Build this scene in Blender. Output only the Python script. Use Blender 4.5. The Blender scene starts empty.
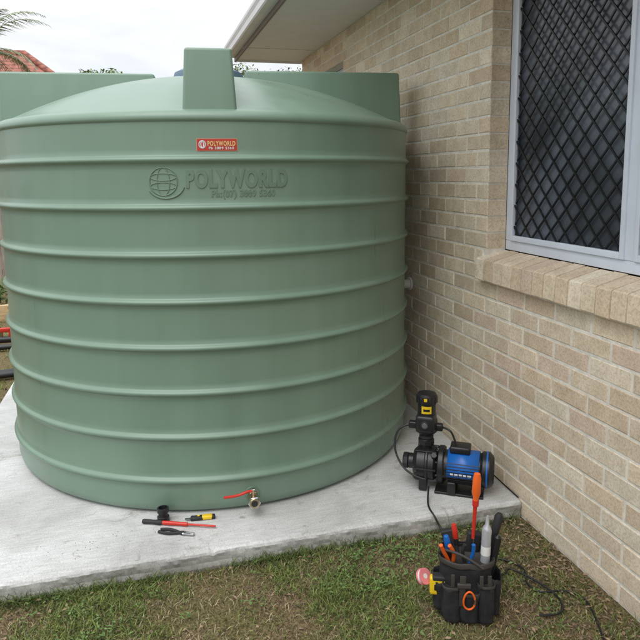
import bpy, bmesh, math, random
from mathutils import Vector, Matrix, noise
random.seed(7)
R=random.random
def U(a,b): return a+(b-a)*random.random()
scene=bpy.context.scene
COL=scene.collection
scene.view_settings.view_transform='Standard'
scene.view_settings.look='None'
scene.view_settings.exposure=0

# ---------------------------------------------------------------- materials
def mat(name,c,rough=.6,metal=0,var=0.0,vscale=8,c2=None,bump=0,bscale=60,attr=None,spec=None,coat=0,stretch=None,dist=.002):
    m=bpy.data.materials.new(name); m.use_nodes=True
    nt=m.node_tree; b=nt.nodes['Principled BSDF']; L=nt.links
    b.inputs['Roughness'].default_value=rough; b.inputs['Metallic'].default_value=metal
    b.inputs['Base Color'].default_value=(*c,1)
    if spec is not None: b.inputs['Specular IOR Level'].default_value=spec
    if coat: b.inputs['Coat Weight'].default_value=coat
    tc=nt.nodes.new('ShaderNodeTexCoord'); src=tc.outputs['Object']
    if stretch:
        mp=nt.nodes.new('ShaderNodeMapping'); mp.inputs['Scale'].default_value=stretch
        L.new(src,mp.inputs[0]); src=mp.outputs[0]
    colout=None
    if attr:
        a=nt.nodes.new('ShaderNodeAttribute'); a.attribute_name=attr; colout=a.outputs['Color']
    if var or c2:
        n=nt.nodes.new('ShaderNodeTexNoise'); n.inputs['Scale'].default_value=vscale; n.inputs['Detail'].default_value=3
        n.inputs['Roughness'].default_value=.62
        L.new(src,n.inputs['Vector'])
        r=nt.nodes.new('ShaderNodeValToRGB'); r.color_ramp.elements[0].position=.35; r.color_ramp.elements[1].position=.68
        if c2: a1,a2=c,c2
        else: a1=tuple(max(0,x*(1-var)) for x in c); a2=tuple(x*(1+var) for x in c)
        if attr:
            r.color_ramp.elements[0].color=(1-var,1-var,1-var,1); r.color_ramp.elements[1].color=(1+var,1+var,1+var,1)
            mx=nt.nodes.new('ShaderNodeMix'); mx.data_type='RGBA'; mx.blend_type='MULTIPLY'; mx.inputs[0].default_value=1
            L.new(colout,mx.inputs[6]); L.new(r.outputs[0],mx.inputs[7]); L.new(n.outputs[0],r.inputs[0])
            colout=mx.outputs[2]
        else:
            r.color_ramp.elements[0].color=(*a1,1); r.color_ramp.elements[1].color=(*a2,1)
            L.new(n.outputs[0],r.inputs[0]); colout=r.outputs[0]
    if colout: L.new(colout,b.inputs['Base Color'])
    if bump:
        n2=nt.nodes.new('ShaderNodeTexNoise'); n2.inputs['Scale'].default_value=bscale; n2.inputs['Detail'].default_value=2
        L.new(src,n2.inputs['Vector'])
        bp=nt.nodes.new('ShaderNodeBump'); bp.inputs['Strength'].default_value=bump; bp.inputs['Distance'].default_value=dist
        L.new(n2.outputs[0],bp.inputs['Height']); L.new(bp.outputs[0],b.inputs['Normal'])
    return m

# ---------------------------------------------------------------- helpers
def empty(name,loc=(0,0,0),rot=(0,0,0)):
    e=bpy.data.objects.new(name,None); e.location=loc; e.rotation_euler=rot; COL.objects.link(e); return e
def obj(name,me,m=None,parent=None,smooth=False):
    o=bpy.data.objects.new(name,me); COL.objects.link(o)
    if m: me.materials.append(m)
    if parent: o.parent=parent
    if smooth:
        for p in me.polygons: p.use_smooth=True
    return o
def mesh(name,V,F,m=None,parent=None,smooth=False,cols=None):
    me=bpy.data.meshes.new(name); me.from_pydata(V,[],F); me.update()
    if cols is not None:
        a=me.color_attributes.new('Col','FLOAT_COLOR','POINT')
        flat=[]
        for c in cols: flat.extend((c[0],c[1],c[2],1))
        a.data.foreach_set('color',flat)
    return obj(name,me,m,parent,smooth)
def box(name,size,loc,m,parent=None,rot=(0,0,0),bev=.004,seg=2,taper=None):
    bm=bmesh.new(); bmesh.ops.create_cube(bm,size=1)
    for v in bm.verts:
        s=1
        if taper and v.co.z>0: s=taper
        v.co=Vector((v.co.x*size[0]*s,v.co.y*size[1]*s,v.co.z*size[2]))
    if bev: bmesh.ops.bevel(bm,geom=bm.edges[:],offset=bev,segments=seg,affect='EDGES',profile=.6)
    me=bpy.data.meshes.new(name); bm.to_mesh(me); bm.free()
    o=obj(name,me,m,parent,bev>0 and seg>1); o.location=loc; o.rotation_euler=rot; return o
def lathe(name,prof,m,parent=None,loc=(0,0,0),rot=(0,0,0),seg=48,smooth=True,sy=1):
    V=[];F=[]
    for r,z in prof:
        for i in range(seg):
            a=2*math.pi*i/seg; V.append((r*math.cos(a),r*sy*math.sin(a),z))
    for j in range(len(prof)-1):
        for i in range(seg):
            k=(i+1)%seg; F.append((j*seg+i,j*seg+k,(j+1)*seg+k,(j+1)*seg+i))
    if prof[0][0]>1e-4: F.append(tuple(reversed(range(seg))))
    if prof[-1][0]>1e-4: F.append(tuple((len(prof)-1)*seg+i for i in range(seg)))
    o=mesh(name,V,F,m,parent,False)
    if smooth:
        for p in o.data.polygons: p.use_smooth=len(p.vertices)==4
        try: o.data.set_sharp_from_angle(angle=math.radians(40))
        except Exception: pass
    o.location=loc; o.rotation_euler=rot; return o
def cyl(name,r,h,loc,m,parent=None,rot=(0,0,0),bev=.002,seg=32):
    b=min(bev,r*.4,h*.4)
    return lathe(name,[(r-b,-h/2),(r,-h/2+b),(r,h/2-b),(r-b,h/2)],m,parent,loc,rot,seg)
def tube(name,pts,r,m,parent=None,cyclic=False,smooth=True,radii=None):
    cu=bpy.data.curves.new(name,'CURVE'); cu.dimensions='3D'; cu.bevel_depth=r; cu.bevel_resolution=4; cu.use_fill_caps=True
    if smooth:
        s=cu.splines.new('NURBS'); s.points.add(len(pts)-1)
        for i,p in enumerate(pts): s.points[i].co=(*p,1)
        s.order_u=3; s.use_endpoint_u=not cyclic; s.resolution_u=8
    else:
        s=cu.splines.new('POLY'); s.points.add(len(pts)-1)
        for i,p in enumerate(pts): s.points[i].co=(*p,1)
    if radii:
        for i,q in enumerate(radii): s.points[i].radius=q
    s.use_cyclic_u=cyclic
    cu.materials.append(m)
    o=bpy.data.objects.new(name,cu); COL.objects.link(o)
    if parent: o.parent=parent
    return o
def aim(p0,p1):
    d=Vector(p1)-Vector(p0); return d.to_track_quat('Z','Y').to_euler(), (Vector(p0)+Vector(p1))/2, d.length
def rod(name,p0,p1,r,m,parent=None,bev=.002,seg=24):
    e,c,l=aim(p0,p1); return cyl(name,r,l,c,m,parent,e,bev,seg)
def rodprof(name,p0,p1,prof,m,parent=None,seg=24,sy=1):
    e,c,l=aim(p0,p1); return lathe(name,[(r,t*l) for r,t in prof],m,parent,p0,e,seg,sy=sy)

# ---------------------------------------------------------------- common mats
M_black=mat('black_plastic',(.016,.016,.018),.38)
M_blackm=mat('black_matte',(.022,.022,.024),.65)
M_steel=mat('steel',(.45,.45,.46),.3,1)
M_chrome=mat('chrome',(.7,.7,.7),.15,1)
M_red=mat('red_plastic',(.60,.035,.02),.35)
M_orange=mat('orange_plastic',(.85,.14,.02),.35)
M_yellow=mat('yellow_plastic',(.8,.55,.02),.4)
M_blue=mat('blue_plastic',(.012,.13,.48),.35)
M_white=mat('white_plastic',(.75,.75,.73),.4)
M_brass=mat('brass',(.52,.42,.27),.32,1,var=.2,vscale=40)

# ================================================================ GROUND
GZ=-.09
def gh(x,y):
    h=.012*noise.noise(Vector((x*1.3,y*1.3,0)))+.006*noise.noise(Vector((x*6,y*6,3)))
    f=1.0 if (abs(x)<9 and abs(y)<14) else 0
    return GZ+h*f
xs=sorted(set([-300,-120,-60,-30,-15]+[-8+i*.1 for i in range(0,111)]+[4,8,15,30,60,120,300]))
ys=sorted(set([-300,-100,-40,-12]+[-3+i*.1 for i in range(0,151)]+[14,18,30,60,120,300]))
V=[(x,y,gh(x,y)) for y in ys for x in xs]; nx=len(xs)
F=[(j*nx+i,j*nx+i+1,(j+1)*nx+i+1,(j+1)*nx+i) for j in range(len(ys)-1) for i in range(nx-1)]
mg=bpy.data.materials.new('ground_soil'); mg.use_nodes=True
nt=mg.node_tree;L=nt.links;b=nt.nodes['Principled BSDF'];b.inputs['Roughness'].default_value=.95;b.inputs['Specular IOR Level'].default_value=.15
tc=nt.nodes.new('ShaderNodeTexCoord')
n1=nt.nodes.new('ShaderNodeTexNoise');n1.inputs['Scale'].default_value=4;n1.inputs['Detail'].default_value=3;L.new(tc.outputs['Object'],n1.inputs[0])
r1=nt.nodes.new('ShaderNodeValToRGB');e=r1.color_ramp.elements
e[0].position=.4;e[0].color=(.15,.115,.08,1);e[1].position=.62;e[1].color=(.125,.115,.06,1)
n2=nt.nodes.new('ShaderNodeTexNoise');n2.inputs['Scale'].default_value=110;n2.inputs['Detail'].default_value=3;n2.inputs['Roughness'].default_value=.7;L.new(tc.outputs['Object'],n2.inputs[0])
r2=nt.nodes.new('ShaderNodeValToRGB');e=r2.color_ramp.elements;e[0].position=.35;e[0].color=(.45,.42,.4,1);e[1].position=.7;e[1].color=(2.2,2.0,1.65,1)
mx=nt.nodes.new('ShaderNodeMix');mx.data_type='RGBA';mx.blend_type='MULTIPLY';mx.inputs[0].default_value=1
L.new(n1.outputs[0],r1.inputs[0]);L.new(n2.outputs[0],r2.inputs[0]);L.new(r1.outputs[0],mx.inputs[6]);L.new(r2.outputs[0],mx.inputs[7]);L.new(mx.outputs[2],b.inputs['Base Color'])
bp=nt.nodes.new('ShaderNodeBump');bp.inputs['Strength'].default_value=.9;bp.inputs['Distance'].default_value=.01;L.new(n2.outputs[0],bp.inputs['Height']);L.new(bp.outputs[0],b.inputs['Normal'])
mesh('ground',V,F,mg,smooth=True)

# grass blades --------------------------------------------------
GV=[];GF=[];GC=[]
SX0,SX1,SY0,SY1=-1.06,1.725,2.60,5.6
WX=1.733
def inslab(x,y): return SX0-.0<x<SX1 and SY0<y<SY1
def blade(x,y,h,w,col,lean=.6):
    a=U(0,6.283); la=U(0,6.283); l=h*U(.2,lean*1.6)
    dx,dy=math.cos(a)*w/2,math.sin(a)*w/2; lx,ly=math.cos(la)*l,math.sin(la)*l
    z=gh(x,y)-.002; i=len(GV)
    GV.extend([(x-dx,y-dy,z),(x+dx,y+dy,z),(x-dx*.8+lx*.4,y-dy*.8+ly*.4,z+h*.6),(x+dx*.8+lx*.4,y+dy*.8+ly*.4,z+h*.6),(x+lx,y+ly,z+h*U(.75,1))])
    GF.extend([(i,i+1,i+3,i+2),(i+2,i+3,i+4)])
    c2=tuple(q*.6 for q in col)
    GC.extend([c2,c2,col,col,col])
def grass(n,x0,x1,y0,y1,wide=1.0):
    for _ in range(n):
        x=U(x0,x1); y=U(y0,y1)
        if inslab(x,y) or x>WX-.02 : continue
        g=noise.noise(Vector((x*2.1+5,y*2.1,1)))+.6*noise.noise(Vector((x*7,y*7,4)))+.4*noise.noise(Vector((x*19,y*19,8)))
        bare=(.5-max(0,(WX-x)))*1.9 if x>WX-.5 else 0
        if y>2.35 and x>.55: bare=max(bare,.3)
        p=.50+g*1.5-bare
        if R()>p+.12: 
            if R()<.78: continue
        t=R()
        if t< .30+.36*(g<0)+.25*(bare>.1):
            k=U(.5,1.3); col=(.42*k,.345*k,.21*k); h=U(.006,.028)
        else:
            k=U(.5,1.45); q=R()
            col=((.115+.10*q)*k,(.19+.06*q)*k,(.055)*k); h=U(.012,.036)*(1+.8*max(0,g))
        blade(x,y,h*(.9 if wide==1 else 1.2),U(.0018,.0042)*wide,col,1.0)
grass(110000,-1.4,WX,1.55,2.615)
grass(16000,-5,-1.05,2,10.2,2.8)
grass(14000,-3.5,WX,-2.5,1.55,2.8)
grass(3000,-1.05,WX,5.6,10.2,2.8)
for _ in range(5000):
    x=U(-1.4,1.7); y=2.598-abs(random.gauss(0,.02))
    g=noise.noise(Vector((x*3,1,7)))
    if R()<.45+g*1.4: 
        k=U(.5,1.1); blade(x,y,U(.02,.07),U(.002,.0045),((.15)*k,.21*k,.06*k),.9)
M_grass=mat('grass_blades',(.1,.15,.04),.6,attr='Col',spec=.35)
mesh('grass',GV,GF,M_grass,cols=GC)

WV=[];WF=[];WC=[]
def leaf(V,F,C,x,y,z,l,w,a,tilt,col):
    d=Vector((math.cos(a)*math.cos(tilt),math.sin(a)*math.cos(tilt),math.sin(tilt))); s=Vector((-math.sin(a),math.cos(a),U(-.3,.3)))*w/2
    p=Vector((x,y,z)); i=len(V)
    V.extend([tuple(p),tuple(p+d*l*.5+s),tuple(p+d*l+Vector((0,0,-l*.15))),tuple(p+d*l*.5-s)])
    F.extend([(i,i+1,i+2),(i,i+2,i+3)]); C.extend([col]*4)
for _ in range(190):
    if R()<.6: cx,cy=U(.6,1.45),U(2.25,2.57)
    else: cx,cy=U(-1.2,1.5),U(1.7,2.56)
    if noise.noise(Vector((cx*3,cy*3,9)))<-.1: continue
    for k in range(random.randint(6,16)):
        q=U(.6,1.3); x=cx+random.gauss(0,.025);y=cy+random.gauss(0,.025)
        leaf(WV,WF,WC,x,y,gh(x,y)+U(.01,.03),U(.012,.03),U(.005,.012),U(0,6.28),U(-.2,.7),(.13*q,.21*q,.06*q))
mesh('weeds',WV,WF,M_grass,cols=WC)
LV=[];LF=[];LC=[]
for _ in range(1500):
    if R()<.55: x,y=WX-abs(random.gauss(.02,.22)),U(1.5,2.58)
    else: x,y=U(-1.3,1.7),U(1.6,2.58)
    if x>WX-.015: continue
    k=U(.3,1.4); leaf(LV,LF,LC,x,y,gh(x,y)+U(.006,.022),U(.01,.035),U(.004,.014),U(0,6.28),U(-.15,.3),(.27*k,.19*k,.12*k))
mesh('leaf_litter',LV,LF,mat('dead_leaf',(.2,.12,.06),.8,attr='Col'),cols=LC)
CV=[];CF=[]
def crumb(x,y,z,s):
    i=len(CV)
    for d in [(1,0,0),(-1,0,0),(0,1,0),(0,-1,0),(0,0,1),(0,0,-.4)]:
        CV.append((x+d[0]*s*U(.6,1.2),y+d[1]*s*U(.6,1.2),z+d[2]*s*U(.5,1)))
    for t in [(0,2,4),(2,1,4),(1,3,4),(3,0,4),(2,0,5),(1,2,5),(3,1,5),(0,3,5)]: CF.append(tuple(i+q for q in t))
for _ in range(120): crumb(U(-1,1.6),2.63+abs(random.gauss(0,.12)),.001,U(.0008,.0022))
for _ in range(40): crumb(random.gauss(-.25,.12),random.gauss(2.8,.04),.001,U(.001,.0028))
mesh('soil_crumbs',CV,CF,mat('soil_crumb',(.13,.10,.075),.95))

# ================================================================ SLAB
prof=[(SY1,-.25),(SY1,-.004),(SY1-.02,0)]
prof+=[(SY1-.3-i*.12,0) for i in range(int((SY1-SY0-.5)/.12)+1)]
prof+=[(SY0+.03,0),(SY0+.012,-.002),(SY0+.003,-.008),(SY0-.001,-.018),(SY0,-.035),(SY0+.002,-.055),(SY0-.002,-.075),(SY0+.001,-.1),(SY0,-.25)]
V=[];F=[];N=len(prof); steps=int((SX1-SX0)/.01)
for i in range(steps+1):
    x=SX0+(SX1-SX0)*i/steps
    for j,(y,z) in enumerate(prof):
        dy=dz=0
        if y<SY0+.05:
            dy=.006*noise.noise(Vector((x*9,z*30,2)))+.008*noise.noise(Vector((x*2,0,5)))+.004*noise.noise(Vector((x*40,z*90,6)))
            if z>-.02: dz=.003*noise.noise(Vector((x*17,y*30,1)))-.004*max(0,noise.noise(Vector((x*25,0,11)))-.25)*4*(y<SY0+.02)
        V.append((x,y+dy,z+dz*(1 if z<0 else .4)))
for i in range(steps):
    for j in range(N-1): F.append((i*N+j,i*N+j+1,(i+1)*N+j+1,(i+1)*N+j))
F.append(tuple(range(N-1,-1,-1))); F.append(tuple(steps*N+j for j in range(N)))
mc=bpy.data.materials.new('concrete'); mc.use_nodes=True
nt=mc.node_tree;L=nt.links;b=nt.nodes['Principled BSDF'];b.inputs['Roughness'].default_value=.85;b.inputs['Specular IOR Level'].default_value=.3
tc=nt.nodes.new('ShaderNodeTexCoord')
def NZ(scale,det=3,rough=.6,vec=None,distn=0):
    n=nt.nodes.new('ShaderNodeTexNoise');n.inputs['Scale'].default_value=scale;n.inputs['Detail'].default_value=det;n.inputs['Roughness'].default_value=rough;n.inputs['Distortion'].default_value=distn
    L.new(vec or tc.outputs['Object'],n.inputs[0]); return n
def RP(src,p0,c0,p1,c1):
    r=nt.nodes.new('ShaderNodeValToRGB');e=r.color_ramp.elements;e[0].position=p0;e[0].color=(*c0,1);e[1].position=p1;e[1].color=(*c1,1);L.new(src,r.inputs[0]);return r
def MUL(a,b_,f=1):
    m=nt.nodes.new('ShaderNodeMix');m.data_type='RGBA';m.blend_type='MULTIPLY';m.inputs[0].default_value=f;L.new(a,m.inputs[6]);L.new(b_,m.inputs[7]);return m.outputs[2]
mp=nt.nodes.new('ShaderNodeMapping');mp.inputs['Scale'].default_value=(3,26,3);mp.inputs['Rotation'].default_value=(0,0,.12);L.new(tc.outputs['Object'],mp.inputs[0])
a=RP(NZ(2.2,5,.6,distn=.6).outputs[0],.35,(.49,.485,.475),.62,(.66,.66,.655))
bb=RP(NZ(3,4,.65,mp.outputs[0]).outputs[0],.35,(.88,.88,.88),.62,(1.06,1.06,1.06))
cc=RP(NZ(130,3,.7).outputs[0],.3,(.80,.80,.79),.6,(1.04,1.04,1.04))
st=RP(NZ(6.5,5,.7,distn=1.2).outputs[0],.30,(.68,.65,.61),.42,(1,1,1))
col=MUL(MUL(MUL(a.outputs[0],bb.outputs[0]),cc.outputs[0]),st.outputs[0])
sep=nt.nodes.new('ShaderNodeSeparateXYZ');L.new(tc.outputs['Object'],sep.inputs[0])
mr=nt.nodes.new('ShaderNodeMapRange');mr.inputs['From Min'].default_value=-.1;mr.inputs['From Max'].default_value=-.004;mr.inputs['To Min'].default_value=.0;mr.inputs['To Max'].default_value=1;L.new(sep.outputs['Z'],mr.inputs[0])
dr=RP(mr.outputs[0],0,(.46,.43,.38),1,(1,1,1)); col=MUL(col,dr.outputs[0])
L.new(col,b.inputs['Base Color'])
nb=NZ(70,5,.7);bp=nt.nodes.new('ShaderNodeBump');bp.inputs['Strength'].default_value=.5;bp.inputs['Distance'].default_value=.004;L.new(nb.outputs[0],bp.inputs['Height']);L.new(bp.outputs[0],b.inputs['Normal'])
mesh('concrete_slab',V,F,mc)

# ================================================================ HOUSE
house=empty('brick_house')
BV=[];BF=[];BC=[]
def brick_col():
    t=R(); k=U(.90,1.07)
    if t<.45: c=(.755,.655,.515)
    elif t<.65: c=(.70,.585,.45)
    elif t<.85: c=(.79,.71,.585)
    elif t<.94: c=(.66,.565,.455)
    else: c=(.71,.58,.475)
    return tuple(q*k for q in c)
def jit(): return U(-.0014,.0014)
def brick(x0,x1,y0,y1,z0,z1,col):
    c=.004; i=len(BV); jx=U(-.0015,.0015)
    for (x,s) in ((x1,0),(x0+c+jx,0),(x0+jx,c)):
        for (y,z) in ((y0+s,z0+s),(y1-s,z0+s),(y1-s,z1-s),(y0+s,z1-s)):
            BV.append((x,y+jit(),z+jit()*.8)); BC.append(col)
    for a in range(4):
        q=(a+1)%4
        BF.append((i+a,i+q,i+4+q,i+4+a)); BF.append((i+4+a,i+4+q,i+8+q,i+8+a))
    BF.append((i+8,i+9,i+10,i+11))
WY0,WY1=-3.0,7.0; CH=.086; ST=2.83
openings=[(1.16,3.04,1.032,1.204),(1.2,3.004,1.204,2.58),(5.5,6.1,1.892,2.58)]
jg=.010
for k in range(-3,33):
    z0=k*CH+jg/2; z1=(k+1)*CH-jg/2
    if k*CH>=ST: break
    z1=min(z1,ST-.002)
    iv=[(WY0,WY1)]
    for (a,b2,c,d) in openings:
        if z0+.02>c and z1-.02<d:
            nv=[]
            for s,e2 in iv:
                if b2<=s or a>=e2: nv.append((s,e2))
                else:
                    if a>s: nv.append((s,a))
                    if b2<e2: nv.append((b2,e2))
            iv=nv
    off=0.004+(.12 if k%2 else 0)+U(-.004,.004)
    for s,e2 in iv:
        y=3.0-.24*40+off
        while y<e2:
            a=max(y+jg/2,s); c=min(y+.24-jg/2,e2)
            if a>s and a-s<.03: a=s
            if c-a>.025: brick(WX,WX+.11,a,c,z0,z1,brick_col())
            y+=.24
mb=bpy.data.materials.new('cream_brick'); mb.use_nodes=True
nt=mb.node_tree;L=nt.links;b=nt.nodes['Principled BSDF'];b.inputs['Roughness'].default_value=.85;b.inputs['Specular IOR Level'].default_value=.25
tc=nt.nodes.new('ShaderNodeTexCoord');at=nt.nodes.new('ShaderNodeAttribute');at.attribute_name='Col'
c1=RP(NZ(14,4,.65).outputs[0],.35,(.90,.87,.83),.66,(1.07,1.06,1.05))
c2=RP(NZ(90,4,.75).outputs[0],.36,(.80,.76,.70),.54,(1.04,1.04,1.04))
L.new(MUL(MUL(at.outputs['Color'],c1.outputs[0]),c2.outputs[0]),b.inputs['Base Color'])
nb=NZ(75,4,.7);bp=nt.nodes.new('ShaderNodeBump');bp.inputs['Strength'].default_value=.5;bp.inputs['Distance'].default_value=.003;L.new(nb.outputs[0],bp.inputs['Height']);L.new(bp.outputs[0],b.inputs['Normal'])
M_mortar=mat('mortar',(.77,.735,.655),.95,var=.12,vscale=25,bump=.6,bscale=160)
mesh('wall_bricks',BV,BF,mb,house,cols=BC)
def mbox(y0,y1,z0,z1,n=[0]):
    n[0]+=1
    box('mortar_%d'%n[0],(.1108,y1-y0,z1-z0),(WX+.0032+.0554,(y0+y1)/2,(z0+z1)/2),M_mortar,house,bev=0)
mbox(WY0+.004,WY1-.004,-.28,1.032)
mbox(WY0+.004,1.165,1.032,2.83)
mbox(3.008,5.496,1.032,2.83)
mbox(6.104,WY1-.004,1.032,2.83)
mbox(1.165,3.008,2.584,2.83)
mbox(5.496,6.104,2.584,2.83); mbox(5.496,6.104,1.032,1.888)
box('dark_room_backing',(.1,WY1-WY0-.02,3.0),(WX+.30,(WY0+WY1)/2,1.3),mat('room_dark',(.03,.03,.03),.9),house,bev=0)  # near-black backing sheet, the unlit room's darkness put into its colour
box('back_walls',(5.5,.11,3.05),(WX+2.9,WY1-.06,1.3),M_mortar,house,bev=0)
box('front_walls',(5.5,.11,3.05),(WX+2.9,WY0+.06,1.3),M_mortar,house,bev=0)
SV=[];SF=[];SC=[]
def prism(V,F,C,y0,y1,pts,col,j=0):
    i=len(V);n=len(pts)
    jx,jz=U(-j,j),U(-j,j)
    for y in (y0,y1):
        for (x,z) in pts: V.append((x+jx,y,z+jz)); C.append(col)
    F.append(tuple(i+q for q in range(n))); F.append(tuple(i+n+q for q in reversed(range(n))))
    for q in range(n): F.append((i+q,i+n+q,i+n+(q+1)%n,i+(q+1)%n))
sp=[(1.695,1.043),(1.692,1.048),(1.697,1.152),(1.704,1.158),(1.846,1.196),(1.846,1.06),(1.80,1.036)]
y=3.04
while y>1.2:
    prism(SV,SF,SC,y-.077,y,sp,tuple(q*1.03 for q in brick_col()),.0018); y-=.086
mesh('sill_bricks',SV,SF,mb,house,cols=SC)
SV=[];SF=[];SC=[]
spm=[(1.699,1.049),(1.702,1.151),(1.846,1.191),(1.846,1.06),(1.80,1.040)]
prism(SV,SF,SC,1.17,3.036,spm,(1,1,1)); mesh('sill_mortar',SV,SF,M_mortar,house)
M_frame=mat('window_frame_paint',(.72,.79,.90),.4,var=.04,vscale=5)
M_glass=mat('window_glass',(.012,.016,.022),.06,spec=.8)
M_fly=mat('screen_grille',(.012,.013,.016),.45)
def window(y0,y1,z0,z1,panes,tag):
    fx=1.8735
    w=.05
    def bar(n,yc,zc,sy,sz,dx=.055,xo=0): box('%s_%s'%(tag,n),(dx,sy,sz),(fx+xo,yc,zc),M_frame,house,bev=.003)
    bar('head',(y0+y1)/2,z1-w/2,y1-y0,w); bar('bottom_rail',(y0+y1)/2,z0+w/2,y1-y0,w)
    bar('jamb_far',y1-w/2,(z0+z1)/2,w,z1-z0-2*w-.002); bar('jamb_near',y0+w/2,(z0+z1)/2,w,z1-z0-2*w-.002)
    for i in range(1,panes):
        yc=y0+(y1-y0)*i/panes; bar('mullion_%d'%i,yc,(z0+z1)/2,.06,z1-z0-2*w-.002,.06)
    box(tag+'_glass',(.006,y1-y0-.02,z1-z0-.02),(fx+.022,(y0+y1)/2,(z0+z1)/2),M_glass,house,bev=0)
window(1.2,3.004,1.2,2.58,2,'window')
window(5.5,6.1,1.892,2.58,1,'small_window')
def grille(y0,y1,z0,z1,tag):
    x=1.846
    for n,(yc,zc,sy,sz) in {'screen_left':(y1-.012,(z0+z1)/2,.024,z1-z0),'screen_right':(y0+.012,(z0+z1)/2,.024,z1-z0),'screen_bottom':((y0+y1)/2,z0+.014,y1-y0-.05,.028),'screen_top':((y0+y1)/2,z1-.014,y1-y0-.05,.028)}.items():
        box('%s_%s'%(tag,n),(.018,sy,sz),(x-.002,yc,zc),M_frame,house,bev=.002)
    V=[];F=[]
    pw,ph=.105,.108; t=.0085
    ya,yb,za,zb=y0+.022,y1-.022,z0+.026,z1-.026
    sl=ph/pw
    def seg(p,q,xo):
        d=Vector((q[0]-p[0],q[1]-p[1])); 
        if d.length<.01: return
        n=Vector((-d.y,d.x)).normalized()*t/2; i=len(V)
        for xx in (x-.003+xo,x+.003+xo):
            for (a,s) in ((p,1),(q,1),(q,-1),(p,-1)): V.append((xx,a[0]+n.x*s,a[1]+n.y*s))
        F.extend([(i,i+1,i+2,i+3),(i+7,i+6,i+5,i+4),(i,i+4,i+5,i+1),(i+2,i+6,i+7,i+3)])
    for sgn,xo in ((1,0),(-1,.0064)):
        for c in range(-60,60):
            y_a,z_a=ya,c*ph+za; y_b,z_b=yb,sgn*sl*(yb-ya)+c*ph+za
            dz=z_b-z_a; ta=(za-z_a)/dz; tb=(zb-z_a)/dz
            t0,t1=max(0,min(ta,tb)),min(1,max(ta,tb))
            if t0>=t1: continue
            f=lambda q:(y_a+(y_b-y_a)*q,z_a+dz*q)
            seg(f(t0),f(t1),xo)
    mesh(tag+'_grille',V,F,M_fly,house)
grille(2.125,2.952,1.252,2.528,'far_pane')
grille(1.252,2.07,1.252,2.528,'near_pane')
box('fly_screen',(.002,.80,1.24),(1.868,2.54,1.89),mat('fly_mesh_reflection_tint',(.10,.115,.14),.25,spec=.7,var=.6,vscale=1.8),house,bev=0)  # noise in the colour stands in for reflections on the screen
M_soffit=mat('soffit_paint',(.70,.70,.70),.6,var=.03)
M_gutter=mat('gutter_paint',(.70,.70,.71),.4,var=.04)
EY0,EY1=WY0-.3,7.05
GX=.08
box('soffit',(.86-GX,EY1-EY0,.012),(1.375+GX/2,(EY0+EY1)/2,ST+.008),M_soffit,house,bev=0)
for i in range(5): box('soffit_joint_%d'%i,(.82-GX,.03,.006),(1.33+GX/2,-1.2+i*1.9,ST-.001),M_gutter,house,bev=0)
box('fascia',(.02,EY1-EY0,.2),(.935+GX,(EY0+EY1)/2,ST+.075),mat('fascia_paint',(.16,.13,.12),.5),house,bev=.002)
gp=[(.925,2.955),(.925,2.845),(.845,2.845),(.835,2.855),(.833,2.90),(.822,2.93),(.822,2.955),(.828,2.955),(.830,2.93),(.841,2.90),(.843,2.86),(.85,2.853),(.917,2.853),(.917,2.955)]
V=[(x+GX,yy,z) for yy in (EY0,EY1) for x,z in gp]; n=len(gp)
F=[(q,(q+1)%n,n+(q+1)%n,n+q) for q in range(n)]+[tuple(range(n)),tuple(range(2*n-1,n-1,-1))]
mesh('gutter',V,F,M_gutter,house)
box('bargeboard',(.86-GX,.02,.16),(1.37+GX/2,EY1+.012,ST+.06),M_gutter,house,bev=.002)
M_tile=mat('roof_tile_dark',(.12,.10,.09),.8,var=.2,vscale=4)
V=[];F=[]
for i in range(60):
    for j,y in enumerate((EY0,EY1)):
        x=.90+GX+i*.1; V.append((x,y,2.97+.4*(x-.9-GX)+(.02 if i%3==0 else 0)))
for i in range(59): F.append((2*i,2*i+2,2*i+3,2*i+1))
mesh('roof',V,F,M_tile,house)

ol=empty('pipe_outlet')
rod('flange',(WX,4.0,.86),(WX-.012,4.0,.86),.045,M_white,ol)
rod('stub',(WX-.01,4.0,.86),(WX-.085,4.0,.86),.03,M_white,ol)
rod('cap',(WX-.06,4.0,.86),(WX-.075,4.0,.86),.036,M_white,ol)

# ================================================================ TANK
TC=(.424,4.10); TA=math.radians(5.9)
tank=empty('water_tank',(TC[0],TC[1],.001),(0,0,-TA))
TR=1.206
def greenmat(nm,c):
    global nt,L,tc
    m=bpy.data.materials.new(nm); m.use_nodes=True
    nt=m.node_tree;L=nt.links;b=nt.nodes['Principled BSDF'];b.inputs['Specular IOR Level'].default_value=.5
    tc=nt.nodes.new('ShaderNodeTexCoord')
    mp=nt.nodes.new('ShaderNodeMapping');mp.inputs['Scale'].default_value=(5,5,.35);L.new(tc.outputs['Object'],mp.inputs[0])
    nA=NZ(1,4,.6,mp.outputs[0])
    a=RP(nA.outputs[0],.3,tuple(q*.93 for q in c),.7,tuple(q*1.06 for q in c))
    L.new(a.outputs[0],b.inputs['Base Color'])
    r=RP(nA.outputs[0],.3,(.26,)*3,.7,(.38,)*3);L.new(r.outputs[0],b.inputs['Roughness'])
    nb2=NZ(3,2,.5);bp2=nt.nodes.new('ShaderNodeBump');bp2.inputs['Strength'].default_value=.3;bp2.inputs['Distance'].default_value=.02;L.new(nb2.outputs[0],bp2.inputs['Height']);L.new(bp2.outputs[0],b.inputs['Normal'])
    return m
M_tank=greenmat('green_poly',(.185,.278,.212))
M_tankd=greenmat('green_poly_shaded',(.150,.230,.173))  # tank green darkened; shading of the raised letters put into the colour
ribs=[.171+.2147*i for i in range(8)]
prof=[(0,0),(1.13,0),(1.165,.003),(1.187,.012),(1.199,.028),(TR,.055)]
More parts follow.
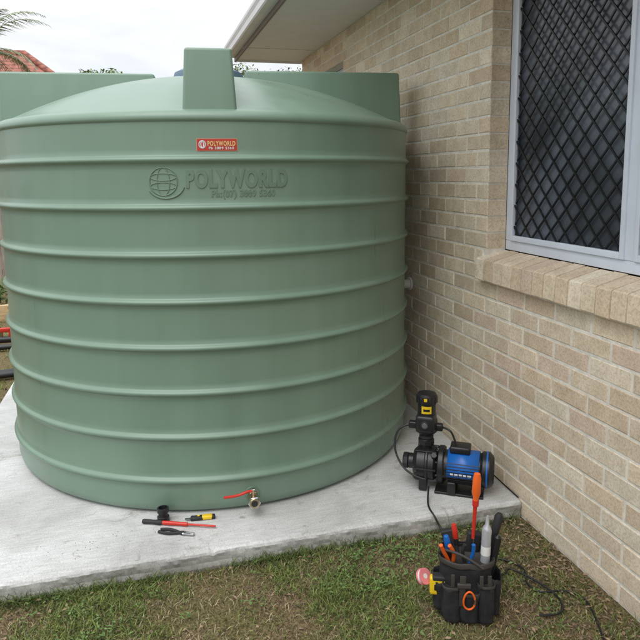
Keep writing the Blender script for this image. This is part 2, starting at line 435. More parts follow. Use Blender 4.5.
for z in ribs:
    for dz,dr in ((-.045,0),(-.021,.0008),(-.016,.004),(-.0118,.010),(-.0065,.0162),(0,.0185),(.0065,.0162),(.0118,.010),(.016,.004),(.021,.0008),(.045,0)):
        prof.append((TR+dr,z+dz))
prof+=[(TR,1.80),(TR,1.838),(TR+.007,1.844),(TR+.010,1.853),(TR+.007,1.866),(TR-.004,1.882),(TR-.022,1.893),(TR-.05,1.898)]
RD=1.15
for i in range(1,30):
    r=RD*(1-i/29); prof.append((r,1.899+.285*(1-(r/RD)**2.1)))
lathe('tank_body',prof,M_tank,tank,seg=256)
def fin(name,ang,r0,r1,zt,w):
    bm=bmesh.new(); bmesh.ops.create_cube(bm,size=1)
    zb=1.86
    for v in bm.verts:
        top=v.co.z>0; outer=v.co.y<0
        ww=w*(.46 if top else .54)
        y=-(r1-(0.012 if top else 0)) if outer else -(r0+(.06 if top else 0))
        v.co=Vector(((ww if v.co.x>0 else -ww),y,zt if top else zb))
    ed=[e for e in bm.edges if not (e.verts[0].co.z<zb+.01 and e.verts[1].co.z<zb+.01)]
    bmesh.ops.bevel(bm,geom=ed,offset=.014,segments=4,affect='EDGES',profile=.5)
    me=bpy.data.meshes.new(name);bm.to_mesh(me);bm.free()
    o=obj(name,me,M_tank,tank,True); o.rotation_euler=(0,0,ang)
    try: me.set_sharp_from_angle(angle=math.radians(45))
    except Exception: pass
fin('lug_1',0,.45,1.178,2.16,.225)
fin('lug_2',math.pi/2,.16,1.195,2.232,.225)
fin('lug_3',math.pi,.28,1.178,2.22,.225)
fin('lug_4',-math.pi/2,.26,1.195,2.205,.225)
M_lid=mat('lid_plastic',(.12,.19,.27),.5)
lathe('lid',[(.215,2.13),(.215,2.19),(.205,2.222),(.17,2.240),(.0,2.245)],M_lid,tank,seg=48)
def text_on(name,s,size,s0,width,zb,ext,m,r=TR,off=.0015):
    cu=bpy.data.curves.new(name,'FONT'); cu.body=s; cu.size=size; cu.extrude=ext; cu.bevel_depth=.0008 if ext>.0005 else 0; cu.offset=off; cu.space_character=1.15
    o=bpy.data.objects.new(name,cu); COL.objects.link(o)
    dg=bpy.context.evaluated_depsgraph_get(); dg.update()
    me=bpy.data.meshes.new_from_object(o.evaluated_get(dg)); bpy.data.objects.remove(o)
    mn=min(v.co.x for v in me.vertices); mxx=max(v.co.x for v in me.vertices); k=width/(mxx-mn)
    for v in me.vertices:
        sx=s0+(v.co.x-mn)*k; a=sx/r; rr=r+.0005+v.co.z
        v.co=Vector((math.sin(a)*rr,-math.cos(a)*rr,zb+v.co.y))
    me.materials.clear()
    return obj(name,me,m,tank)
text_on('raised_lettering','POLYWORLD',.105,-.115,.46,1.553,.0025,M_tankd,off=.005)
text_on('raised_phone_lettering','Ph:(07) 3889 5360',.042,-.005,.29,1.508,.0009,M_tankd,off=.001)
def ring_on(name,cs,cz,ra,rb,t,ph=0,full=6.2832,n=40):
    pts=[]
    for i in range(n+(0 if full>6.28 else 1)):
        a=ph+full*i/n; s=cs+ra*math.cos(a); z=cz+rb*math.sin(a); q=s/TR
        pts.append((math.sin(q)*(TR+.001),-math.cos(q)*(TR+.001),z))
    tube(name,pts,t,M_tankd,tank,cyclic=full>6.28,smooth=False)
gc,gz=-.215,1.578
ring_on('emblem_ring_1',gc,gz,.062,.062,.003)
ring_on('emblem_ring_2',gc,gz,.028,.062,.0022)
ring_on('emblem_ring_3',gc,gz+.02,.058,.016,.0022)
ring_on('emblem_ring_4',gc,gz-.02,.058,.016,.0022)
ring_on('emblem_swoosh',gc+.01,gz-.005,.084,.07,.004,-2.6,2.3)
def patch(name,s0,s1,z0,z1,off,m,n=10):
    V=[];F=[]
    for i in range(n+1):
        a=(s0+(s1-s0)*i/n)/TR
        for z in (z0,z1): V.append((math.sin(a)*(TR+off),-math.cos(a)*(TR+off),z))
    for i in range(n): F.append((2*i,2*i+2,2*i+3,2*i+1))
    mesh(name,V,F,m,tank)
M_stred=mat('sticker_red',(.50,.04,.03),.45)
M_stye=mat('sticker_yellow',(.80,.55,.22),.45)
patch('sticker_border',-.064,.116,1.709,1.765,.0015,mat('sticker_edge',(.55,.30,.18),.45))
patch('sticker_red',-.061,.113,1.712,1.762,.0025,M_stred)
ring_on('sticker_globe',-.038,1.738,.014,.016,.0030,n=20); bpy.data.objects['sticker_globe'].data.materials[0]=mat('sticker_emblem',(.55,.62,.66),.4)
ring_on('sticker_globe_band',-.038,1.738,.006,.015,.0028,n=16); bpy.data.objects['sticker_globe_band'].data.materials[0]=M_white
text_on('sticker_text','POLYWORLD',.028,-.015,.122,1.733,.0002,M_stye,TR+.0036,.0010)
text_on('sticker_phone','Ph 3889 5360',.016,-.01,.11,1.717,.0002,M_white,TR+.0030,.0003)

bv=empty('ball_valve',(.44,2.895,.082),(0,0,-.05))
Y=math.pi/2
def yrod(n,y0,y1,r,m,seg=24): return rod(n,(0,y0,0),(0,y1,0),r,m,bv,.002,seg)
yrod('tank_flange',.02,-.006,.036,M_tankd,24); yrod('nipple',0,-.04,.02,M_brass); yrod('hex_back',-.03,-.048,.03,M_brass,6)
yrod('valve_body',-.045,-.085,.027,M_brass); yrod('hex_front',-.08,-.102,.031,M_chrome,6); yrod('mouth_ring',-.1,-.106,.024,M_brass); yrod('bore_shade_disc',-.1,-.1068,.017,M_blackm)  # solid black disc last, painted shade of the open valve mouth
rod('stem',(0,-.065,.02),(0,-.065,.045),.009,M_brass,bv)
tube('lever',[(.008,-.065,.044),(-.02,-.067,.047),(-.045,-.072,.042),(-.08,-.076,.033),(-.14,-.082,.036)],.0065,M_red,bv)
cyl('lever_nut',.012,.01,(0,-.065,.05),M_chrome,bv,seg=6)

pf=empty('pipe_fitting',(.02,2.905,0))
lathe('body',[(.0,0),(.028,0),(.028,.025),(.022,.028),(.022,.045),(.027,.047),(.027,.066),(.02,.068),(.019,.05),(0,.05)],M_black,pf,seg=24)
sd=empty('screwdriver',(0,0,.012))
p0=(-.075,2.91,0);p1=(.249,2.77,0)
d=Vector(p1)-Vector(p0)
q=lambda t:tuple(Vector(p0)+d*t)
rodprof('handle',q(0),q(.30),[(.0,0),(.009,.01),(.011,.1),(.010,.5),(.012,.8),(.007,1),(0,1)],M_blackm,sd)
rodprof('red_grip',q(.28),q(.62),[(0,0),(.009,0),(.010,.3),(.0085,.7),(.009,1),(0,1)],M_red,sd)
rod('shaft',q(.60),q(1),.0045,M_red,sd)
uk=empty('utility_knife',(.2,2.868,.010),(0,0,-.1))
box('body',(.115,.026,.018),(0,0,0),M_blackm,uk,bev=.006)
box('grip',(.05,.027,.019),(.02,0,.001),M_yellow,uk,bev=.006)
box('slider',(.012,.008,.006),(-.02,0,.011),M_yellow,uk,bev=.002)
box('blade',(.03,.014,.001),(-.068,0,0),M_steel,uk,bev=0)
pl=empty('pliers',(.085,2.77,.008),(0,0,-.5))
tube('handle_1',[(-.095,.006,0),(-.06,.018,0),(-.02,.010,0),(.02,-.006,0)],.007,M_blackm,pl)
tube('handle_2',[(-.095,-.012,0),(-.06,-.020,0),(-.02,-.010,0),(.02,.006,0)],.007,M_blackm,pl)
cyl('pivot',.011,.011,(.02,0,0),M_steel,pl)
box('jaw_1',(.05,.008,.009),(.048,.005,0),M_steel,pl,bev=.002,rot=(0,0,-.06)); box('jaw_2',(.05,.008,.009),(.048,-.005,0),M_steel,pl,bev=.002,rot=(0,0,.06))

# ================================================================ PUMP
pu=empty('water_pump',(1.42,2.83,0),(0,0,math.radians(-33))); pu.scale=(1.2,1.2,1.2)
AZ=.105
def xc(n,x0,x1,r,m,z=AZ,seg=40,bev=.004,y=0): return rod(n,(x0,y,z),(x1,y,z),r,m,pu,bev,seg)
xc('motor_core',.0,.175,.064,M_black)
for i in range(26):
    a=math.radians(150+ i*240/25)
    box('cooling_fin_%d'%i,(.13,.003,.016),(.085,math.cos(a)*.066,AZ+math.sin(a)*.066),M_black,pu,rot=(a-Y,0,0),bev=0)
V=[];F=[]
for i in range(22):
    a=math.radians(-10+i*10)
    for x in (.02,.150): V.append((x,math.cos(a)*.0725,AZ+math.sin(a)*.0725))
for i in range(21): F.append((2*i,2*i+2,2*i+3,2*i+1))
o=mesh('blue_shroud',V,F,M_blue,pu,True); md=o.modifiers.new('s','SOLIDIFY'); md.thickness=.004
V=[];F=[]
for (xa,xb) in ((.035,.047),(.052,.066),(.071,.083),(.088,.100),(.105,.120)):
    i0=len(V)
    for a in (181,190):
        ar=math.radians(a)
        for x in (xa,xb): V.append((x,math.cos(ar)*.0738,AZ+math.sin(ar)*.0738))
    F.append((i0,i0+1,i0+3,i0+2))
mesh('shroud_print',V,F,M_white,pu)
xc('fan_cover',.150,.205,.074,M_black,bev=.014)
for r in (.02,.035,.05): 
    lathe('fan_grille_%d'%int(r*1000),[(r,0),(r+.004,0),(r+.004,.004),(r,.004),(r,0)],M_blackm,pu,(.204,0,AZ),(0,Y,0),seg=32)
lathe('brand_ring',[(.0745,0),(.0755,.001),(.0755,.006),(.0745,.007)],M_blue,pu,(.178,0,AZ),(0,Y,0),seg=40)
xc('bracket_flange',-.02,.005,.08,M_black); xc('pump_casing',-.125,-.02,.07,M_black,bev=.018); xc('casing_band',-.075,-.06,.0745,M_black)
xc('inlet_boss',-.15,-.12,.032,M_black); xc('inlet_nut',-.172,-.148,.036,M_black,seg=8)
for i in range(8):
    a=i*math.pi/4+.3; xc('bolt_%d'%i,-.028,.008,.0045,M_blackm,z=AZ+.071*math.sin(a),y=.071*math.cos(a),seg=6,bev=.001)
for i in range(6):
    a=i*math.pi/3; box('casing_rib_%d'%i,(.09,.006,.014),(-.07,math.cos(a)*.07,AZ+math.sin(a)*.07),M_black,pu,rot=(a-Y,0,0),bev=.001)
cyl('priming_plug',.014,.014,(-.035,-.05,AZ+.055),M_black,pu,rot=(.7,0,0),seg=6)
cyl('drain_plug',.013,.018,(-.11,-.055,AZ-.04),M_black,pu,rot=(Y,0,0),seg=6)
for i,(x,y) in enumerate(((.04,.055),(.04,-.055),(.14,.055),(.14,-.055),(-.08,.045),(-.08,-.045))):
    box('foot_%d'%i,(.035,.03,.055),(x,y,.032),M_black,pu,bev=.005)
box('base_plate',(.20,.13,.01),(.07,0,.006),M_black,pu,bev=.003)
box('terminal_box',(.085,.07,.03),(.07,0,AZ+.082),M_black,pu,bev=.008)
cx=-.075
cyl('outlet_neck',.024,.05,(cx,0,AZ+.085),M_black,pu); cyl('union_nut',.034,.026,(cx,0,AZ+.098),M_black,pu,seg=8); cyl('union_collar',.03,.015,(cx,0,AZ+.12),M_blackm,pu)
lathe('controller_body',[(.022,0),(.034,.008),(.046,.02),(.048,.05),(.045,.072),(.036,.082),(.033,.1)],M_black,pu,(cx,0,AZ+.125),seg=32)
box('controller_housing',(.08,.085,.075),(cx,-.01,AZ+.185),M_black,pu,bev=.014,seg=3)
box('side_connector',(.05,.03,.03),(cx+.045,0,AZ+.165),M_black,pu,bev=.006); box('side_connector_2',(.05,.03,.03),(cx-.05,0,AZ+.165),M_black,pu,bev=.006)
cyl('gauge',.018,.008,(cx,-.054,AZ+.185),M_blackm,pu,rot=(Y,0,0)); cyl('gauge_face',.012,.006,(cx,-.057,AZ+.185),mat('gauge_face',(.12,.13,.14),.3),pu,rot=(Y,0,0))
lathe('controller_head',[(.03,0),(.038,.004),(.038,.055),(.043,.058),(.043,.085),(.038,.095),(.02,.1),(0,.1)],M_black,pu,(cx,0,AZ+.215),seg=28)
for i in range(14):
    a=i*6.283/14; box('head_rib_%d'%i,(.004,.005,.03),(cx+math.cos(a)*.043,math.sin(a)*.043,AZ+.285),M_black,pu,rot=(0,0,a),bev=0)
def cpatch(n,r,a0,a1,z0,z1,m):
    V=[];F=[]
    for i in range(9):
        a=a0+(a1-a0)*i/8
        for z in (z0,z1): V.append((cx+math.cos(a)*r,math.sin(a)*r,z))
    for i in range(8): F.append((2*i,2*i+2,2*i+3,2*i+1))
    mesh(n,V,F,m,pu,True)
cpatch('yellow_label',.0392,-2.0,-.9,AZ+.230,AZ+.262,M_yellow)
cpatch('label_print',.0397,-1.8,-1.1,AZ+.240,AZ+.250,M_black)
cpatch('yellow_tag',.0442,-1.7,-1.3,AZ+.285,AZ+.298,M_yellow)
tube('power_lead',[(cx-.06,0,AZ+.165),(cx-.11,-.01,AZ+.16),(cx-.135,-.03,AZ+.10),(cx-.12,-.05,AZ+.03),(cx-.06,-.085,.08),(cx+.0,-.085,.07)],.0045,M_black,pu)
tube('motor_lead',[(cx+.06,0,AZ+.165),(cx+.10,-.02,AZ+.17),(cx+.12,-.02,AZ+.13),(.055,-.02,AZ+.095)],.0045,M_black,pu)

tube('electric_cable',[(1.31,2.77,.05),(1.27,2.70,.012),(1.255,2.64,.006),(1.26,2.595,-.004),(1.28,2.57,-.06),(1.30,2.48,-.078),(1.36,2.36,-.077),(1.46,2.29,-.076),(1.50,2.20,-.070),(1.44,2.12,-.070),(1.46,2.04,-.070),(1.56,2.04,-.070),(1.62,1.98,-.072),(1.58,1.86,-.070),(1.5,1.7,-.074),(1.4,1.3,-.076)],.0045,M_black)
tube('electric_cable.001',[(1.30,2.2,-.072),(1.38,2.17,-.064),(1.43,2.24,-.068),(1.5,2.10,-.068),(1.52,1.98,-.068),(1.46,1.9,-.068),(1.38,1.93,-.068)],.0045,M_black)
tube('wall_cable',[(1.724,2.62,.006),(1.722,2.75,.012),(1.712,2.9,.03),(1.70,3.0,.03),(1.66,3.1,.006)],.0035,M_black)

# ================================================================ TOOL BAG
tb=empty('tool_bag',(1.13,2.05,-.084),(0,0,-.35))
M_bag=mat('bag_canvas',(.018,.018,.021),.8,bump=.8,bscale=420,var=.4,vscale=30)
M_bag2=mat('bag_trim',(.05,.045,.04),.65,bump=.5,bscale=300)
def shell(name,prof,ax,ay,m,parent,loc=(0,0,0),seg=48,pw=3.2,th=.006,wob=.004,rot=(0,0,0)):
    V=[];F=[]
    for (k,z) in prof:
        for i in range(seg):
            a=2*math.pi*i/seg; c,s=math.cos(a),math.sin(a)
            rr=(abs(c)**pw+abs(s)**pw)**(-1/pw)
            w=1+wob*10*noise.noise(Vector((c*1.5+loc[0]*20,s*1.5,z*14)))+wob*4*noise.noise(Vector((c*5+loc[0]*20,s*5,z*40)))
            V.append((ax*k*rr*c*w,ay*k*rr*s*w,z+.012*noise.noise(Vector((c*2,s*2,5+loc[0]*9)))*(z>.05)))
    for j in range(len(prof)-1):
        for i in range(seg):
            k=(i+1)%seg; F.append((j*seg+i,j*seg+k,(j+1)*seg+k,(j+1)*seg+i))
    F.append(tuple(reversed(range(seg))))
    o=mesh(name,V,F,m,parent,True); o.location=loc;o.rotation_euler=rot
    md=o.modifiers.new('s','SOLIDIFY'); md.thickness=th; md.offset=-1
    return o
def sub(prof,n=4):
    out=[]
    for (a,b_) in zip(prof[:-1],prof[1:]):
        for i in range(n): t=i/n; out.append((a[0]+(b_[0]-a[0])*t,a[1]+(b_[1]-a[1])*t))
    out.append(prof[-1]); return out
shell('bag_body',sub([(.93,0),(.98,.006),(1.0,.03),(.97,.08),(.99,.13),(.96,.18),(1.02,.225),(1.03,.24)]),.098,.072,M_bag,tb,wob=.010)
shell('bag_rim',[(1.06,.224),(1.075,.228),(1.075,.243),(1.05,.247)],.098,.072,M_bag2,tb,wob=.004,th=.004)
for i,(x,w,h) in enumerate(((-.058,.034,.14),(.006,.036,.115),(.066,.029,.15))):
    shell('front_pocket_%d'%i,sub([(.85,0),(.98,.01),(1.05,h*.35),(1.0,h*.7),(1.08,h)]),w,.026,M_bag,tb,(x,-.066,.012),32,2.6,.003,wob=.016)
    shell('pocket_trim_%d'%i,[(1.12,0),(1.14,.003),(1.14,.010),(1.11,.012)],w,.026,M_bag2,tb,(x,-.066,.012+h-.006),32,2.6,.003,wob=.003)
shell('side_pocket',sub([(.9,0),(1,.01),(1.03,.06),(1.1,.12)]),.028,.05,M_bag,tb,(-.095,0,.03),32,3,.003,wob=.012)
shell('side_pocket_2',sub([(.9,0),(1,.01),(1.03,.06),(1.1,.15)]),.028,.05,M_bag,tb,(.10,0,.02),32,3,.003,wob=.012)
box('web_strap',(.022,.004,.13),(-.025,-.099,.15),M_bag2,tb,bev=.001,rot=(.1,0,0))
box('web_loop',(.05,.012,.018),(-.02,-.103,.175),M_bag2,tb,bev=.003)
for i,x in enumerate((-.06,.045,.075)): box('tool_loop_%d'%i,(.014,.004,.05),(x,-.096+abs(x)*.1,.185),M_bag2,tb,bev=.001)
tube('carry_strap',[(-.10,0,.22),(-.11,-.02,.27),(-.06,-.06,.285),(0,-.08,.27),(.05,-.085,.235)],.005,M_bag2,tb)
pts=[]
for i in range(24):
    a=i*6.283/24; pts.append((-.002+.021*math.cos(a)*(1-.15*math.sin(a)),-.115-.004*math.sin(a),.125+.038*math.sin(a)))
tube('carabiner',pts,.0036,M_orange,tb,cyclic=True)
box('carabiner_gate',(.006,.006,.03),(.018,-.116,.125),M_chrome,tb,bev=.002)
def screwdriver(n,base,tip,hm,tm,hl=.1,r=.014):
    b_,t_=Vector(base),Vector(tip); d=(t_-b_).normalized()
    h0=t_-d*hl
    rod(n+'_shaft',tuple(b_),tuple(h0),.0035,M_steel,tb)
    rodprof(n+'_handle',tuple(h0),tuple(t_),[(0,0),(r*.55,0),(r*.7,.1),(r*.6,.2),(r,.38),(r*.95,.8),(r*.7,.97),(0,1)],hm,tb,seg=10)
    rodprof(n+'_collar',tuple(h0-d*.004),tuple(h0+d*.02),[(0,0),(r*.72,0),(r*.75,1),(0,1)],tm,tb,seg=16)
screwdriver('tall_driver',(.02,.01,.08),(.035,.0,.57),M_orange,M_red,.13,.0165)
rodprof('tall_driver_grip',(.026,.008,.30),(.031,.003,.445),[(0,0),(.006,.0),(.007,.5),(.008,1),(0,1)],M_red,tb)
rodprof('sealant_tube',(.066,-.02,.15),(.074,-.02,.41),[(0,0),(.018,0),(.018,.78),(.015,.82),(.008,.86),(.006,.97),(.004,1),(0,1)],mat('sealant_tube',(.50,.52,.55),.25,.4),tb)
rodprof('sealant_label',(.069,-.02,.255),(.0705,-.02,.29),[(.0184,0),(.0184,1)],M_white,tb)
rodprof('hammer_handle',(.06,.03,.10),(.130,.035,.39),[(0,0),(.011,0),(.012,.5),(.016,.7),(.017,.95),(.010,1),(0,1)],M_blackm,tb)
rodprof('file_handle',(.085,.0,.1),(.118,-.01,.33),[(0,0),(.010,0),(.012,.5),(.014,.75),(.014,.95),(0,1)],M_black,tb)
screwdriver('small_driver',(-.03,.0,.08),(-.08,-.02,.325),M_blue,M_black,.085,.013)
screwdriver('flat_driver',(-.01,.02,.08),(-.045,.03,.345),M_red,M_black,.08,.012)
for s,mm in ((-1,M_orange),(1,M_orange)):
    tube('plier_grip_%d'%s,[(-.055,-.02,.18),(-.062+.012*s,-.03,.24),(-.072+.020*s,-.045,.275),(-.086+.016*s,-.055,.305)],.0075,mm,tb)
for s in (-1,1):
    tube('cutter_grip_%d'%s,[(-.0,-.03,.18),(.0+.012*s,-.035,.24),(.0+.022*s,-.04,.275),(.004+.016*s,-.045,.305)],.007,M_blue if s>0 else M_blackm,tb)
box('level_end',(.05,.022,.2),(-.045,.035,.22),M_blackm,tb,rot=(0,-.25,0),bev=.004)
box('multimeter',(.055,.03,.12),(.03,.045,.25),M_blackm,tb,rot=(.1,.15,0),bev=.008)
tm=empty('tape_measure',(1.02,2.055,.045),(0,0,.25))
box('case',(.032,.07,.074),(0,0,0),M_yellow,tm,rot=(0,0,.9),bev=.012,seg=3)
box('case_grip',(.036,.05,.018),(0,0,.033),M_blackm,tm,rot=(0,0,.9),bev=.006)
box('case_label',(.0335,.038,.028),(0,0,-.003),M_black,tm,rot=(0,0,.9),bev=.004)
box('clip',(.012,.03,.05),(.03,.0,.0),M_steel,tm,rot=(0,.1,.9),bev=.002)
pt=empty('tape_roll',(.975,2.095,.062),(math.radians(58),0,.5))
M_pink=mat('pink_plastic',(.80,.25,.28),.4)
lathe('spool',[(.010,-.010),(.030,-.010),(.030,-.006),(.024,-.006),(.024,.006),(.030,.006),(.030,.010),(.010,.010),(.010,-.010)],M_pink,pt,seg=32)
lathe('tape',[(.011,-.0055),(.0265,-.0055),(.0265,.0055),(.011,.0055)],M_white,pt,seg=32)
lathe('hub',[(.004,-.0105),(.0095,-.0105),(.0095,.0112),(.004,.0112)],M_white,pt,seg=24)
tube('hook',[(.0,.0,.0),(.03,-.01,0),(.06,-.03,0),(.09,-.02,.01)],.003,M_steel,pt)

# ================================================================ BACKGROUND LEFT
fen=empty('timber_fence')
FV=[];FF=[];FC=[]
def fbox(x0,x1,y0,y1,z0,z1,col):
    i=len(FV)
    for z in (z0,z1):
        for (x,y) in ((x0,y0),(x1,y0),(x1,y1),(x0,y1)): FV.append((x,y,z)); FC.append(col)
    FF.extend([(i,i+3,i+2,i+1),(i+4,i+5,i+6,i+7)]+[(i+q,i+(q+1)%4,i+4+(q+1)%4,i+4+q) for q in range(4)])
x=-9
while x<1.5:
    k=U(.65,1.25); fbox(x,x+.094,10.3,10.318,-.12,1.58+U(-.015,.015),(.30*k,.25*k,.21*k)); x+=.102
yy=-3
while yy<10.3:
    k=U(.65,1.25); fbox(-5.018,-5,yy,yy+.094,-.12,1.58+U(-.015,.015),(.30*k,.25*k,.21*k)); yy+=.102
for z in (.2,.8,1.4): fbox(-9,1.5,10.322,10.366,z,z+.07,(.2,.16,.12))
for i in range(6): fbox(-8.8+i*2,-8.7+i*2,10.37,10.46,-.15,1.5,(.2,.16,.12))
mesh('palings',FV,FF,mat('weathered_timber',(.2,.15,.1),.85,attr='Col',var=.25,vscale=6,stretch=(8,8,.6)),fen,cols=FC)
M_pine=mat('pine_timber',(.60,.43,.24),.75,var=.2,vscale=9,stretch=(1,8,8))
box('timber_sleeper',(3.2,.06,.2),(-2.9,8.2,.0),M_pine,bev=.005,rot=(0,0,.05))
box('timber_sleeper.001',(.06,2.0,.2),(-1.33,9.2,.0),M_pine,bev=.005)
def shrub(name,x,y,h,n,seed,col):
    random.seed(seed); V=[];F=[];C=[]
    for _ in range(n):
        a=U(0,6.28); rr=random.gauss(0,.16); k=U(.6,1.4)
        leaf(V,F,C,x+math.cos(a)*rr,y+math.sin(a)*rr,-.05+h*R()**.7,U(.08,.17),U(.02,.045),a,U(-.3,1.2),tuple(q*k for q in col))
    mesh(name,V,F,M_grass,cols=C)
shrub('garden_plant',-1.85,8.7,.30,260,21,(.13,.20,.06))
shrub('garden_plant.001',-2.5,8.9,.42,300,22,(.10,.17,.06))
shrub('garden_plant.002',-3.2,8.7,.35,260,23,(.15,.20,.07))
for i in range(3):
    nm='poly_pipe' if i==0 else 'poly_pipe.%03d'%i
    y0=5.75+i*.075+(0.85 if i==2 else 0)
    tube(nm,[(-3.6,y0+.35,-.055),(-2.6,y0+.12,-.052),(-1.8,y0+.02,-.05),(-1.1,y0,-.05),(-.75,y0+.15,-.05)],.028,M_black)
rg=empty('red_pipe_valve',(-1.46,7.0,-.03))
cyl('pipe',.035,.2,(0,0,0),M_black,rg,rot=(0,Y,0)); cyl('stem',.016,.07,(0,0,.05),M_brass,rg); box('handle',(.12,.035,.045),(.03,0,.10),M_red,rg,bev=.008); box('handle_tip',(.03,.035,.09),(.085,0,.07),M_red,rg,bev=.008)
nh=empty('tiled_roof_house')
M_rt=bpy.data.materials.new('terracotta_tile'); M_rt.use_nodes=True
nt=M_rt.node_tree;L=nt.links;b=nt.nodes['Principled BSDF'];b.inputs['Roughness'].default_value=.8
tc=nt.nodes.new('ShaderNodeTexCoord'); w=nt.nodes.new('ShaderNodeTexWave');w.bands_direction='Z';w.inputs['Scale'].default_value=2.2;w.wave_profile='SAW';L.new(tc.outputs['Object'],w.inputs[0])
w2=nt.nodes.new('ShaderNodeTexWave');w2.bands_direction='X';w2.inputs['Scale'].default_value=1.0;L.new(tc.outputs['Object'],w2.inputs[0])
a=RP(w.outputs['Fac'],0,(.16,.055,.04),.4,(.40,.14,.095)); c=RP(NZ(2.5,4,.7).outputs[0],.3,(.6,.6,.6),.7,(1.2,1.2,1.2)); d_=RP(w2.outputs['Fac'],0,(.6,.6,.6),.5,(1,1,1)); L.new(MUL(MUL(a.outputs[0],c.outputs[0]),d_.outputs[0]),b.inputs['Base Color'])
V=[(-16,18,3.5),(-1.2,18,3.5),(-1.2,26,3.5),(-16,26,3.5),(-12,22,5.35),(-3.3,22,5.35)]
F=[(0,1,5,4),(1,2,5),(2,3,4,5),(3,0,4),(0,3,2,1)]
mesh('hip_roof',V,F,M_rt,nh)
box('walls',(13.8,7,3.6),(-8.6,22,1.7),M_mortar,nh,bev=0)
tube('ridge_caps',[(-12,22,5.38),(-3.3,22,5.38),(-1.2,18,3.53)],.10,M_rt,nh,smooth=False)
random.seed(31)
M_palm=mat('palm_leaf',(.07,.11,.04),.5,attr='Col')
pa=empty('palm_tree',(-3.15,15,0))
tube('trunk',[(0,0,-.1),(.05,0,1.5),(.0,0,3.0),(.03,0,4.25)],.12,mat('palm_trunk',(.2,.17,.13),.9,var=.3,vscale=10),pa,radii=[1.3,1,.9,.8])
V=[];F=[];C=[]
for k in range(17):
    az=k*2.4+U(-.2,.2); el=U(.1,1.3); Lf=U(1.1,1.7); P=Vector((.03,0,4.2)); pts=[]
    for i in range(15):
        pts.append(P.copy()); e3=el-1.5*(i/14)**1.4
        P=P+Vector((math.cos(az)*math.cos(e3),math.sin(az)*math.cos(e3),math.sin(e3)))*Lf/14
    for i in range(2,15):
        for h in range(3):
            for s in (-1,1):
                t=(i+h/3)/14; p=pts[i]; sd_=Vector((-math.sin(az),math.cos(az),0))*s
                l=.34*math.sin(min(1,t)*2.8+.25)+.07; dirv=(pts[min(14,i)]-pts[i-1]).normalized()
                dd=(sd_*.8+dirv*.7+Vector((0,0,-.35+U(-.2,.2)))).normalized()*l
                p=p+dirv*(h*Lf/42)
                q2=dirv*.013; n0=len(V); kk=U(.7,1.4)
                V.extend([tuple(p-q2),tuple(p+q2),tuple(p+dd)]); F.append((n0,n0+1,n0+2)); C.extend([(.22*kk,.27*kk,.14*kk)]*3)
mesh('fronds',V,F,M_palm,pa,cols=C)
def tree(name,x,y,zt,rad,n,seed):
    t=empty(name,(x,y,0)); random.seed(seed)
    tube('trunk',[(0,0,-.1),(.05,.03,zt*.3),(0,0,zt*.6),(0,.05,zt*.85)],.09,M_trunk,t,radii=[1.4,1,.7,.3])
    for i in range(5):
        a=i*1.3; tube('limb_%d'%i,[(0,0,zt*.4+.1*i),(math.cos(a)*rad*.4,math.sin(a)*rad*.4,zt*.6+.1*i),(math.cos(a)*rad*.75,math.sin(a)*rad*.75,zt*.75)],.035,M_trunk,t,radii=[1,.7,.3])
    V=[];F=[];C=[]
    cl=[(U(-.7,.7)*rad,U(-.7,.7)*rad,zt-.25+U(-1.6,0)*rad*.6,U(.25,.45)*rad,U(.7,1.4)) for _ in range(18)]
    for _ in range(n):
        c=random.choice(cl); v=Vector((random.gauss(0,1),random.gauss(0,1),random.gauss(0,1))).normalized()*c[3]*U(.5,1.1)
        z=c[2]+v.z*.8; k=c[4]*U(.7,1.3)
        leaf(V,F,C,c[0]+v.x,c[1]+v.y,z,U(.06,.12),U(.03,.05),U(0,6.28),U(-1,1),(.17*k,.24*k,.10*k))
    mesh('crown',V,F,M_palm,t,cols=C)
M_trunk=mat('bark',(.12,.09,.07),.9,var=.3,vscale=12)
tree('tree',2.9,14.5,3.98,1.5,9000,3)
tree('tree.001',-.62,14,3.84,.6,5000,5)
tree('tree.002',-6.5,13,4.2,1.6,8000,9)

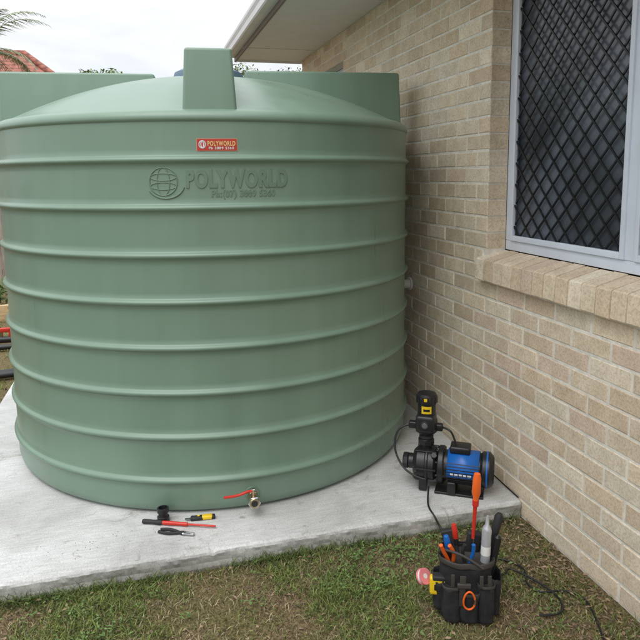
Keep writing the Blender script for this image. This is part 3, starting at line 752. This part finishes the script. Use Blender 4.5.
# ================================================================ LIGHT / WORLD
SE,SA=math.radians(58),math.radians(222)
sd_=Vector((math.sin(SA)*math.cos(SE),math.cos(SA)*math.cos(SE),math.sin(SE)))
sun=bpy.data.lights.new('sun','SUN'); sun.energy=1.15; sun.angle=math.radians(38); sun.color=(1,.97,.93)
so=bpy.data.objects.new('sun',sun); COL.objects.link(so); so.rotation_euler=(-sd_).to_track_quat('-Z','Y').to_euler(); so.location=sd_*30
W=bpy.data.worlds.new('World'); scene.world=W; W.use_nodes=True
nt=W.node_tree;L=nt.links; bg=nt.nodes['Background']; bg.inputs['Strength'].default_value=.14
sky=nt.nodes.new('ShaderNodeTexSky'); sky.sky_type='NISHITA'; sky.sun_disc=False; sky.sun_elevation=SE; sky.sun_rotation=SA
tc=nt.nodes.new('ShaderNodeTexCoord'); mp=nt.nodes.new('ShaderNodeMapping'); mp.inputs['Scale'].default_value=(1,1,2.6); L.new(tc.outputs['Generated'],mp.inputs[0])
n2=NZ(2.6,5,.6,mp.outputs[0],.3); cw=RP(n2.outputs[0],.36,(5.9,6.25,6.7),.64,(8.6,8.6,8.5))
sep=nt.nodes.new('ShaderNodeSeparateXYZ'); L.new(tc.outputs['Generated'],sep.inputs[0])
mr=nt.nodes.new('ShaderNodeMapRange'); mr.inputs['From Min'].default_value=.3; mr.inputs['From Max'].default_value=1; mr.inputs['To Min'].default_value=1; mr.inputs['To Max'].default_value=2.3; L.new(sep.outputs['Z'],mr.inputs[0])
cb=nt.nodes.new('ShaderNodeCombineXYZ')
for i in range(3): L.new(mr.outputs[0],cb.inputs[i])
clouds=MUL(cw.outputs[0],cb.outputs[0])
mx=nt.nodes.new('ShaderNodeMix');mx.data_type='RGBA'; mx.inputs[0].default_value=.93; L.new(sky.outputs[0],mx.inputs[6]); L.new(clouds,mx.inputs[7])
L.new(mx.outputs[2],bg.inputs['Color'])

# ================================================================ CAMERA
cam=bpy.data.cameras.new('camera'); co=bpy.data.objects.new('camera',cam); COL.objects.link(co)
cam.sensor_width=36; cam.lens=36; cam.shift_y=-.084; cam.clip_end=1000; cam.clip_start=.05
co.location=(0,0,1.6)
rot=Matrix.Rotation(math.radians(-15.3),3,'Z')@Matrix.Rotation(math.radians(90-8.1),3,'X')@Matrix.Rotation(math.radians(-.6),3,'Z')
co.rotation_euler=rot.to_euler()
scene.camera=co
